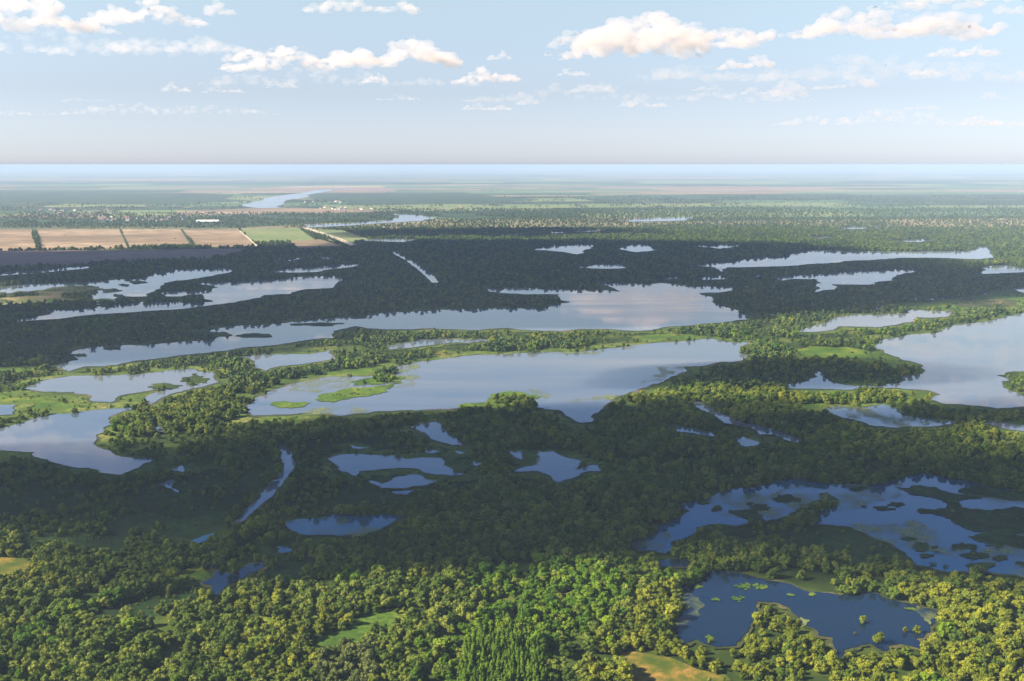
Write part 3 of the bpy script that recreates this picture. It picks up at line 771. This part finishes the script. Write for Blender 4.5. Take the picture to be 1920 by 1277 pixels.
# value noise on the ground plane
class VN:
    def __init__(s, seed): s.g = np.random.default_rng(seed).random((256, 256))
    def __call__(s, x, y, sc):
        x = x / sc; y = y / sc
        xi = np.floor(x).astype(int); yi = np.floor(y).astype(int)
        fx = x - xi; fy = y - yi
        fx = fx * fx * (3 - 2 * fx); fy = fy * fy * (3 - 2 * fy)
        g = s.g
        a = g[xi % 256, yi % 256]; b = g[(xi + 1) % 256, yi % 256]; c = g[xi % 256, (yi + 1) % 256]; d = g[(xi + 1) % 256, (yi + 1) % 256]
        return (a * (1 - fx) + b * fx) * (1 - fy) + (c * (1 - fx) + d * fx) * fy
vn = VN(4)
def fbm(x, y, sc):
    return (vn(x, y, sc) + 0.5 * vn(x + 731, y - 95, sc / 2.1) + 0.25 * vn(x - 77, y + 311, sc / 4.3)) / 1.75

def look(mask, px, py):
    ix = np.clip((px - X0).astype(int), 0, MW - 1); iy = np.clip((py - Y0).astype(int), 0, MH - 1)
    return mask[iy, ix]

def scatter(d0, d1, cell, xr=0.62):
    nx = int(2 * xr * d1 / cell); ny = int((d1 - d0) / cell)
    gx, gy = np.meshgrid(np.arange(nx), np.arange(ny))
    x = -xr * d1 + (gx.ravel() + RNG.uniform(0, 1, nx * ny)) * cell
    y = d0 + (gy.ravel() + RNG.uniform(0, 1, nx * ny)) * cell
    k = np.abs(x) < xr * y + 60
    x, y = x[k], y[k]
    px, py = proj(x, y, 0.0)
    ok = ~look(mW, px, py)
    return x[ok], y[ok], px[ok], py[ok]

ALL = []   # columns: x, y, size, kind index, lod
def add(x, y, s, kind, lod): ALL.append(np.stack([x, y, s, kind, np.full_like(x, lod)], 1))
KIDX = {'willow': 0, 'olive': 1, 'green': 2, 'pale': 3, 'pine': 4}

for d0, d1, cell, lod in ((430, 1300, 5.5, 1), (1300, 2400, 8.0, 0), (2400, 4700, 10.5, 0)):
    x, y, px, py = scatter(d0, d1, cell)
    f = fbm(x, y, 95.0); f2 = fbm(x + 5000, y, 28.0)
    opn = look(mOpen, px, py); low = look(mLow, px, py)
    s = 0.62 + 0.42 * f2 + np.clip(RNG.normal(0, 0.2, len(x)), -0.35, 0.4) + 0.4 * (RNG.random(len(x)) < 0.06)
    s *= 0.85 + 0.5 * (f - 0.45)
    p = np.ones(len(x))
    p[(f < 0.36)] = 0.35; p[(f < 0.30)] = 0.10
    p[f2 < 0.29] = 0.08
    scrub = low & ~opn
    p[scrub] = np.where(f2[scrub] > 0.56, 0.8, 0.10)
    s[scrub] *= 0.6
    mg = look(mMargin, px, py) & ~opn; p[mg] = np.where(f2[mg] > 0.5, 0.75, 0.06); s[mg] *= 0.82
    p[opn] = np.where(f2[opn] > 0.60, 0.45, 0.015)
    s[opn] *= 0.38
    p[look(mField, px, py)] = 0.0005
    p[opn & low] = np.where(f2[opn & low] > 0.5, 0.75, 0.3)
    s[opn & low] *= 0.75
    s *= 1.12 if lod == 0 else 1.0
    if cell > 10: s *= 1.15
    keep = RNG.random(len(x)) < p
    x, y, s, px, py = x[keep], y[keep], s[keep], px[keep], py[keep]
    s = np.clip(s, 0.12, 1.45)
    # a tree may not hide open water that the view shows
    for h in ((0.95, 0.5) if cell < 10 else (0.95, 0.55, 0.25)):
        tx, ty = proj(x, y, s * 10 * h)
        ok = ~look(mW, tx, ty)
        if h < 0.9:
            for w in ((-1.8, 1.8) if cell < 10 else (-3.8, 3.8)):
                wx, wy = proj(x + w * s, y, s * 10 * h); ok &= ~look(mW, wx, wy)
        x, y, s, px, py = x[ok], y[ok], s[ok], px[ok], py[ok]
    kind = np.zeros(len(x))
    n = fbm(x, y + 999, 60.0)
    ol = look(mOlive, px, py); kind[ol & (RNG.random(len(x)) < 0.8)] = 1
    kind[(n > 0.62) & (RNG.random(len(x)) < (0.5 if cell < 10 else 0.12))] = 1
    gr = look(mGreen, px, py); kind[gr & (RNG.random(len(x)) < 0.8)] = 2
    kind[(n < 0.30) & (RNG.random(len(x)) < 0.5)] = 2
    if lod == 1:
        pn = look(mPine, px, py); kind[pn] = 4; s[pn] = np.clip(s[pn], 0.7, 1.15)
        pl = (((px - 650) / 60) ** 2 + ((py - 1262) / 42) ** 2 < 1); kind[pl] = 3
        s[pl] = np.clip(s[pl] * 1.2, 0.9, 1.5)
    add(x, y, s, kind, lod)
x, y, px, py = scatter(430, 760, 3.4)
k = look(mPine, px, py) & (RNG.random(len(x)) < 0.8); x, y = x[k], y[k]
add(x, y, RNG.uniform(0.7, 1.05, len(x)), np.full(len(x), 4.0), 1)
T = np.concatenate(ALL)

# the 300 nearest in the picture stand as individual trees
tpx, tpy = proj(T[:, 0], T[:, 1], T[:, 2] * 6)
_, bpy_ = proj(T[:, 0], T[:, 1], T[:, 2] * 1.0)
vis = (tpx > 4) & (tpx < 1916) & (tpy < 1276) & (T[:, 2] > 0.62)
score = T[:, 2] / np.hypot(T[:, 1], CAM_H)
score[~vis] = -1
pick = np.argsort(-score)[:288]
keepT = np.ones(len(T), bool); keepT[pick] = False
IND = T[pick]; IPX = tpx[pick]; IPY = tpy[pick]
T = T[keepT]

# --- the rest as one object per kind of growth
def forest(name, pts, meshes, label):
    src = bpy.data.collections.new(name + '_source')     # never linked to the scene
    for k, me in enumerate(meshes):
        src.objects.link(bpy.data.objects.new('%s_source_%02d' % (name, k), me))
    me = bpy.data.meshes.new(name)
    n = len(pts)
    me.vertices.add(n)
    co = np.zeros((n, 3)); co[:, :2] = pts[:, :2]; co[:, 2] = -0.25
    me.vertices.foreach_set('co', co.ravel())
    def attr(nm, typ, arr, key='value'):
        a = me.attributes.new(nm, typ, 'POINT'); a.data.foreach_set(key, arr.ravel())
    sc = np.repeat(pts[:, 2:3], 3, 1) * RNG.uniform(0.85, 1.18, (n, 3))
    attr('inst_scale', 'FLOAT_VECTOR', sc, 'vector')
    rot = np.zeros((n, 3)); rot[:, 2] = RNG.uniform(0, 6.28, n)
    attr('inst_rot', 'FLOAT_VECTOR', rot, 'vector')
    attr('inst_pick', 'INT', RNG.integers(0, len(meshes), n).astype(np.int32))
    o = link(name, me)
    ng = bpy.data.node_groups.new(name + '_nodes', 'GeometryNodeTree')
    ng.interface.new_socket('Geometry', in_out='INPUT', socket_type='NodeSocketGeometry')
    ng.interface.new_socket('Geometry', in_out='OUTPUT', socket_type='NodeSocketGeometry')
    N = ng.nodes.new
    gi, go = N('NodeGroupInput'), N('NodeGroupOutput')
    m2p = N('GeometryNodeMeshToPoints')
    iop = N('GeometryNodeInstanceOnPoints')
    ci = N('GeometryNodeCollectionInfo')
    ci.inputs['Collection'].default_value = src
    ci.inputs['Separate Children'].default_value = True
    ci.inputs['Reset Children'].default_value = True
    def na(nm, typ):
        a = N('GeometryNodeInputNamedAttribute'); a.data_type = typ
        a.inputs[0].default_value = nm
        return [q for q in a.outputs if q.enabled and q.name == 'Attribute'][0]
    ng.links.new(gi.outputs[0], m2p.inputs[0])
    ng.links.new(m2p.outputs[0], iop.inputs['Points'])
    ng.links.new(ci.outputs[0], iop.inputs['Instance'])
    iop.inputs['Pick Instance'].default_value = True
    ng.links.new(na('inst_pick', 'INT'), iop.inputs['Instance Index'])
    ng.links.new(na('inst_rot', 'FLOAT_VECTOR'), iop.inputs['Rotation'])
    ng.links.new(na('inst_scale', 'FLOAT_VECTOR'), iop.inputs['Scale'])
    ng.links.new(iop.outputs[0], go.inputs[0])
    md = o.modifiers.new('scatter', 'NODES'); md.node_group = ng
    return tag(o, label, None, None, 'stuff')

for kd in ('willow', 'olive', 'green', 'pale', 'pine'):
    for lod, ln in ((1, 'hi'), (0, 'lo')):
        if (kd, ln) not in CROWN: continue
        P = T[(T[:, 3] == KIDX[kd]) & (T[:, 4] == lod)]
        if len(P) < 3: continue
        nm = {'willow': 'willow_wood', 'olive': 'golden_willow_wood', 'green': 'green_thicket', 'pale': 'silver_willow_wood', 'pine': 'conifer_grove'}[kd]
        lb = {'willow': 'grey green willow wood', 'olive': 'yellowish willow wood', 'green': 'fresh green thicket', 'pale': 'pale silvery willow crowns', 'pine': 'dark green pointed grove'}[kd]
        forest(nm, P, CROWN[kd, ln], lb + (' filling the nearer banks of the wetland' if lod else ' spread between the farther lakes'))

# far beyond: tree clumps strewn over the plain
x, y, px, py = scatter(4700, 9500, 25.0, 0.60)
f = fbm(x, y, 420.0); f2 = fbm(x, y + 4000, 130)
opn = look(mOpen, px, py)
right = (px > 700) & (py > 392)
p = np.where(right, np.where(f > 0.44, 0.85, 0.40), np.where(f2 > 0.62, 0.5, 0.02))
p[opn] = 0.0
farw = (py > 400) & (py < 428) & (px < 740); p[farw & (f2 > 0.4)] = 0.8
k = RNG.random(len(x)) < p
x, y = x[k], y[k]
s = RNG.uniform(0.6, 1.35, len(x))
tx, ty = proj(x, y, s * 8); ok = ~look(mW, tx, ty)
x, y, s = x[ok], y[ok], s[ok]
forest('distant_trees', np.stack([x, y, s], 1), CROWN['willow', 'lo'], 'hazy bushes and trees strewn over the far plain')
print('TREES', len(T), 'far', len(x))

# --- individual trees
NAMES = {0: ('willow_tree', 'grey green bushy willow'), 1: ('golden_willow', 'yellowish rounded willow'), 2: ('green_poplar', 'fresh green leafy poplar'),
         3: ('silver_willow', 'pale silvery willow'), 4: ('conifer', 'dark pointed conifer')}
KN = ['willow', 'olive', 'green', 'pale', 'pine']
def build_tree(kind, loc, s, rz, label, group, k, sz=1.0):
    r = empty(NAMES[kind][0], loc, rz)
    r.scale = (s, s, s * sz)
    c = link('crown', CROWN[KN[kind], 'hi'][k % NV], None, r)
    t = link('trunk', TRUNK[k % 3], None, r)
    tag(r, label, 'tree', group)
    return r
ANCH = [(60,1150,'by the left edge of the picture'), (210,1228,'beside the small tan clearing at lower left'), (330,1240,'between the tan clearing and the yellow meadow'),
        (470,1260,'in the wood left of the yellow meadow'), (600,1215,'along the edge of the narrow yellow meadow'), (650,1262,'in the pale silvery stand at the bottom'),
        (760,1240,'between the silvery stand and the dark conifers'), (850,1190,'in the green thicket behind the conifers'), (940,1245,'within the dark conifer grove'),
        (1070,1240,'between the conifers and the orange clearing'), (1230,1262,'around the orange bare clearing'), (1180,1190,'in the wood above the orange clearing'),
        (1370,1250,'on the bank below the dark pond\'s left arm'), (1470,1180,'on the peninsula jutting into the dark pond'), (1560,1255,'on the bank below the pond\'s right arm'),
        (1680,1250,'on the bank right below the lone pond bushes'), (1790,1230,'in the golden wood right of the dark pond'), (1890,1240,'by the right edge of the picture'),
        (80,1255,'in the bottom left corner'), (1860,1270,'in the bottom right corner')]
used = {}
order = np.argsort(IPX)
for q in order:
    x, y, s, kind, _ = IND[q]
    a = min(ANCH, key=lambda t: (t[0] - IPX[q]) ** 2 + (1.6 * (t[1] - IPY[q])) ** 2)
    size = 'large' if s > 1.12 else ('middling' if s > 0.9 else 'small')
    key = (int(kind), size, a[2])
    lab = '%s %s %s' % (size, NAMES[int(kind)][1], a[2])
    build_tree(int(kind), (x, y, -0.2), s, random.uniform(0, 6.28), lab, 'trees standing ' + a[2], random.randrange(60))

# lone bushes standing in the dark pond and lakes
LONE = [(1618,1168,0.62,1,'lone round bush standing in the open dark pond'), (1646,1206,0.85,1,'leafy bush in the pond just off its lower bank'),
        (1603,1189,0.22,1,'tiny shrub poking out of the dark pond'), (1331,1205,0.4,1,'low spreading bush in the pond\'s lower left corner'),
        (1719,1186,0.6,1,'bush at the pond\'s right end beside reeds'), (1697,1186,0.5,1,'low bush left of the one at the pond\'s right end'),
        (1550,938,0.8,0,'dark tree rising from the blue lake\'s islet'), (537,1,0,0,'')]
for px, py, s, kd, lab in LONE:
    if s == 0: continue
    x, y = at(px, py, 1.4)
    build_tree(kd, (x, y, 1.0), s, random.uniform(0, 6.28), lab, 'lone trees rising from the water', random.randrange(60), 0.9)

# ------------------------------------------------------------------ far village
def house_parts():
    wall = bpy.data.meshes.new('wall')
    bm = bmesh.new(); bmesh.ops.create_cube(bm, size=1.0)
    for v in bm.verts: v.co = Vector((v.co.x * 14, v.co.y * 9, (v.co.z + 0.5) * 5))
    for x0 in (-4.5, 0, 4.5):      # window openings sunk into the long walls
        for sy in (-1, 1):
            r = bmesh.ops.create_cube(bm, size=1.0)
            for v in r['verts']: v.co = Vector((v.co.x * 1.4 + x0, v.co.y * 0.2 + sy * 4.55, v.co.z * 1.5 + 2.6))
    bm.to_mesh(wall); bm.free(); wall.materials.append(M['wall'])
    roof = bpy.data.meshes.new('roof')
    v = [(-7.6, -5.2, 4.9), (7.6, -5.2, 4.9), (7.6, 5.2, 4.9), (-7.6, 5.2, 4.9), (-7.6, 0, 9.2), (7.6, 0, 9.2)]
    roof.from_pydata(v, [], [(0, 1, 5, 4), (2, 3, 4, 5), (0, 4, 3), (1, 2, 5), (0, 3, 2, 1)]); roof.materials.append(M['roof'])
    ch = bpy.data.meshes.new('chimney')
    bm = bmesh.new(); bmesh.ops.create_cube(bm, size=1.0)
    for q in bm.verts: q.co = Vector((q.co.x * 1.0 + 3, q.co.y * 1.0 + 1.5, q.co.z * 3 + 8.8))
    bm.to_mesh(ch); bm.free(); ch.materials.append(M['wall'])
    return wall, roof, ch
WALL, ROOF, CHIM = house_parts()
hr = random.Random(5)
spots = []
for (xa, xb, ya, yb, n, lab) in ((75, 215, 394, 400, 26, 'white walled house in the farther village strip, left'), (185, 345, 407, 415, 36, 'white walled house in the nearer village beyond the tan fields'),
                                 (600, 700, 388, 394, 22, 'white walled house in the hamlet right of the river'), (560, 640, 376, 380, 8, 'white walled house by the far river bend')):
    for k in range(n): spots.append((hr.uniform(xa, xb), hr.uniform(ya, yb), lab))
for px, py, lab in spots:
    x, y = at(px, py)
    h = empty('village_house', (x, y, 1.2), hr.uniform(-0.5, 0.5) + hr.choice([0, math.pi / 2]))
    sc = hr.uniform(0.9, 1.5); h.scale = (sc * hr.uniform(1, 1.4), sc, sc)
    tag(h, lab, 'house', 'houses of the ' + lab.split('in the ')[-1].split('by the ')[-1])
    link('wall', WALL, None, h); rf = link('roof', ROOF, None, h); link('chimney', CHIM, None, rf)
x, y = at(390, 418)
b = empty('farm_hall', (x, y, 1.2), 0.05)
hw = link('wall', WALL.copy(), None, b); hrf = link('roof', ROOF.copy(), None, b)
hrf.data.materials.clear(); hrf.data.materials.append(M['sheet'])
b.scale = (7.5, 3.0, 1.6)
tag(b, 'long low white hall standing alone right of the village', 'building')

# ------------------------------------------------------------------ clouds
def mat_cloud(name, dens, col=(0.80, 0.74, 0.745)):
    t = NT(name)
    v = t.n('ShaderNodeVolumePrincipled')
    v.inputs['Color'].default_value = (*col, 1)
    v.inputs['Density'].default_value = dens
    v.inputs['Anisotropy'].default_value = 0.2
    t.l(v.outputs[0], t.out.inputs['Volume'])
    return t.m
M['cloud'] = mat_cloud('cloud_vapour', 0.0014)
M['thin'] = mat_cloud('thin_cloud_vapour', 0.00055)
M['veil'] = mat_cloud('cloud_veil', 0.00032)
M['dense'] = mat_cloud('deep_cloud_vapour', 0.009, (0.5, 0.5, 0.55))
TEX = bpy.data.textures.new('billow', 'CLOUDS'); TEX.noise_scale = 600; TEX.noise_depth = 4
TEXS = bpy.data.textures.new('billow_fine', 'CLOUDS'); TEXS.noise_scale = 200; TEXS.noise_depth = 3
ALT = 3600.0
ALT_LOW = 1500.0
def finish_cloud(name, me, loc, voxel, d1, d2, label, mat='cloud'):
    o = link(name, me, M[mat])
    o.location = loc
    r = o.modifiers.new('merge', 'REMESH'); r.mode = 'VOXEL'; r.voxel_size = voxel
    a = o.modifiers.new('billow', 'DISPLACE'); a.texture = TEX; a.strength = d1; a.mid_level = 0.5; a.texture_coords = 'GLOBAL'
    b2 = o.modifiers.new('billow_fine', 'DISPLACE'); b2.texture = TEXS; b2.strength = d2; b2.mid_level = 0.5; b2.texture_coords = 'GLOBAL'
    return tag(o, label, 'cloud', 'clouds over the wetland')

def cloud(cx, base_y, w, h, label, seed, lean=0.0, mat='cloud', mirrored=False):
    """a cumulus: cx, base_y, width and height in picture pixels -> real size at its own distance"""
    rs = random.Random(seed)
    d = ray(cx, base_y)
    t = (ALT + CAM_H) / -d[2] if mirrored else (ALT - CAM_H) / d[2]   # mirrored: the cloud a lake shows at this pixel
    x, y = d[0] * t, d[1] * t
    dist = math.hypot(y, 1) 
    m = dist / FPX
    W, Hh = w * m, h * m
    bm = bmesh.new()
    if 160 < base_y < 300: mat = 'thin' if mat == 'cloud' else mat
    n = int(min(170, 40 + 24 * w / max(h, 1)))
    ph = [rs.uniform(0, 6.28) for _ in range(3)]
    for k in range(n):
        u = rs.uniform(-1, 1)
        bump = 0.62 + 0.22 * math.sin(u * 3.1 + ph[0]) + 0.18 * math.sin(u * 7.3 + ph[1]) + 0.10 * math.sin(u * 15 + ph[2])
        prof = max(0.08, (1 - abs(u) ** 2.2)) ** 0.6 * bump * (1 + lean * u)
        top = prof * Hh * 1.15
        r = max(Hh * 0.06, min(top * 0.5, Hh * rs.uniform(0.08, 0.20)))
        zc = rs.uniform(0.15, 1.0) * max(0.0, top - r)
        res = bmesh.ops.create_icosphere(bm, subdivisions=2, radius=r)
        off = Vector((u * W * 0.48, rs.uniform(-1, 1) * min(W * 0.22, Hh * 1.0) * (1 - 0.5 * zc / Hh), zc + u * lean * Hh * 0.15))
        for v in res['verts']:
            v.co.x *= 1.5
            v.co.z *= 0.85
            v.co += off
            if v.co.z < 0: v.co.z *= 0.3
    me = bpy.data.meshes.new('cloud'); bm.to_mesh(me); bm.free()
    return finish_cloud('cloud', me, (x, y, ALT), max(14.0, Hh / 22), Hh * 0.22, Hh * 0.12, label, mat)

CL = [(510,132,250,36,'long low white cloud left of the sky\'s centre',1,0.5), (735,122,260,58,'big domed white cloud left of the sky\'s centre',2,0.0),
      (1165,106,330,76,'brightest billowing cloud right of the sky\'s centre',3,0.6), 
      (1675,68,380,70,'wide ragged cloud bank at the upper right',5,0.1),
      (60,54,300,78,'bright cloud cut off by the top left corner',7,-0.3), (270,44,230,46,'greyish thin cloud beside the top left one',8,0.0),
      (413,28,56,30,'small cloud touching the top edge at left',9,0), (680,22,220,34,'faint flat cloud at the top edge left of centre',10,0),
      (330,172,62,18,'small low cloud farthest left of the small ones',11,0), (420,174,92,14,'flat small cloud under the long low cloud',12,0), (527,165,76,14,'flat small cloud under the long cloud\'s right end',13,0),
      (702,156,64,18,'small cloud under the big domed one',14,0), (936,112,46,18,'small round cloud right of the domed one',15,0), (910,154,140,28,'loose cloud strip below the small round cloud',16,0.4),
      (1075,142,64,16,'small cloud under the brightest cloud',17,0), (1105,173,114,18,'flat cloud under the small central one',18,0), (1392,128,112,30,'slanting cloud below the gap in the banks',19,0.6),
      (1327,170,58,16,'small cloud below the slanting one',20,0), (1475,182,80,34,'puffy cloud low right of centre',21,0), (1580,166,126,30,'rising cloud right of the low puffy one',22,0.6),
      (1732,140,58,16,'small cloud under the right bank',23,0), (1800,106,130,26,'flat cloud below the right bank',24,0.3), (1860,186,46,16,'small cloud near the right edge',25,0),
      (1905,26,80,24,'cloud cut off by the top right corner',26,0), (912,206,100,16,'faint flat cloud low at the centre',27,0), (990,196,44,20,'faint small cloud just right of the flat one',28,0),
      (1205,200,90,20,'faint cloud low right of the centre',29,0), (1842,234,78,22,'lowest faint cloud at the right',30,0), (1725,206,70,14,'faint thin cloud low at the right',31,0),
      (745,188,90,12,'faint thin cloud low left of centre',32,0), (160,190,90,8,'barely visible streak low at the left',33,0), (1420,178,70,16,'faint cloud left of the low puffy one',34,0)]
for c in CL: cloud(*c)
for c in [(200,100,620,50,'broad faint veil of cloud under the top left cloud',61),(1560,150,760,60,'broad faint veil under the upper right cloud bank',62),(640,160,560,36,'faint veil under the long low cloud',63),
          (1200,190,700,34,'faint veil low right of the centre',64),(1700,235,520,30,'faintest veil low at the right edge',65),(250,215,560,24,'faint veil low at the left',66)]:
    cloud(*c, mat='veil')
# clouds above the frame: the lakes mirror them
UP = [(1215,560,400,60,41,'cloud'),(1330,575,220,40,42,'cloud'),(1800,640,420,50,43,'cloud'),(1850,735,260,60,44,'cloud'),(1640,600,300,30,45,'thin'),(70,825,460,80,46,'cloud'),(120,850,300,36,47,'cloud'),(-30,790,260,50,48,'cloud'),
      (300,545,420,40,49,'thin'),(560,530,260,30,50,'cloud'),(230,680,300,24,51,'thin'),(900,690,560,30,52,'veil'),(1000,720,300,26,53,'veil'),(1640,915,240,20,54,'thin'),(1450,1165,160,26,55,'thin'),(1620,1150,200,20,56,'thin'),
      (1750,700,300,40,57,'cloud'),(180,735,300,30,58,'thin'),(620,740,200,20,59,'veil'),(1900,680,300,40,60,'thin')]
for i, (cx, by, w, h, sd, mt) in enumerate(UP):
    cloud(cx, by, w, h, 'cloud above the picture mirrored in the lakes', sd, 0.0, mt, True)

# broad cloud layers overhead whose shade falls on the marsh
def shade_cloud(flat, thick, seed, gap=0.0):
    k = (ALT_LOW + thick * 0.4) / SUN_DIR.z
    base = [at(flat[i], flat[i + 1]) for i in range(0, len(flat), 2)]
    P = rough([(p[0] + SUN_DIR.x * k, p[1] + SUN_DIR.y * k) for p in base], random.Random(seed), 0.10)
    c = (sum(p[0] for p in P) / len(P), sum(p[1] for p in P) / len(P))
    bm = bmesh.new()
    vs = [bm.verts.new((p[0] - c[0], p[1] - c[1], 0)) for p in P]
    f = bm.faces.new(vs)
    r = bmesh.ops.extrude_face_region(bm, geom=[f])
    for v in r['geom']:
        if isinstance(v, bmesh.types.BMVert): v.co.z += thick
    bmesh.ops.recalc_face_normals(bm, faces=bm.faces)
    me = bpy.data.meshes.new('cloud'); bm.to_mesh(me); bm.free()
    return finish_cloud('cloud', me, (c[0], c[1], ALT_LOW), 24.0, 60.0, 30.0, 'broad overhead cloud shading the marsh below', 'dense')
shade_cloud([-500,868,0,862,90,872,200,868,300,852,420,838,560,828,640,800,760,778,870,772,1060,772,1150,765,1260,768,1300,790,1450,790,1540,782,1600,788,1700,760,1920,768,2500,770,
             2600,806,1930,800,1880,796,1700,790,1580,796,1570,812,1680,852,1900,868,2600,870,2600,1085,1920,1082,1700,1080,1560,1085,1430,1035,1300,1010,1240,1062,1150,1062,900,1066,760,1090,640,1085,560,1112,480,1098,420,1085,410,1050,380,1000,300,962,190,968,120,1005,0,1000,-500,1010], 260, 1)
shade_cloud([-900,480,-300,474,200,470,480,464,650,464,700,452,900,456,1080,455,1350,458,1530,468,1600,486,1700,492,1760,505,2300,512,2500,540,1920,545,1760,560,1620,580,1500,592,1410,592,1300,608,1150,612,900,612,640,618,520,640,300,668,100,690,-200,700,-900,690,
             -900,590,-200,585,60,580,160,572,230,566,150,530,-900,530], 260, 2)
shade_cloud([640,438,760,431,960,430,1180,434,1190,440,1060,444,800,445,680,446], 200, 3)
shade_cloud([1250,690,1400,680,1560,690,1680,700,1680,718,1480,722,1380,720,1280,722,1230,716], 200, 4)

# ------------------------------------------------------------------ haze
def make_haze():
    t = NT('haze_air')
    v = t.n('ShaderNodeVolumePrincipled')
    v.inputs['Color'].default_value = (0.42, 0.555, 0.765, 1)
    v.inputs['Density'].default_value = 0.000058
    v.inputs['Anisotropy'].default_value = 0.0
    t.l(v.outputs[0], t.out.inputs['Volume'])
    me = bpy.data.meshes.new('haze')
    bm = bmesh.new(); bmesh.ops.create_cube(bm, size=1.0)
    for q in bm.verts: q.co = Vector((q.co.x * 240000, q.co.y * 240000, -1.5 + (q.co.z + 0.5) * (CAM_H + 8)))
    bm.to_mesh(me); bm.free()
    return tag(link('haze', me, t.m), 'thin blue haze lying over the whole wetland', None, None, 'stuff')
make_haze()
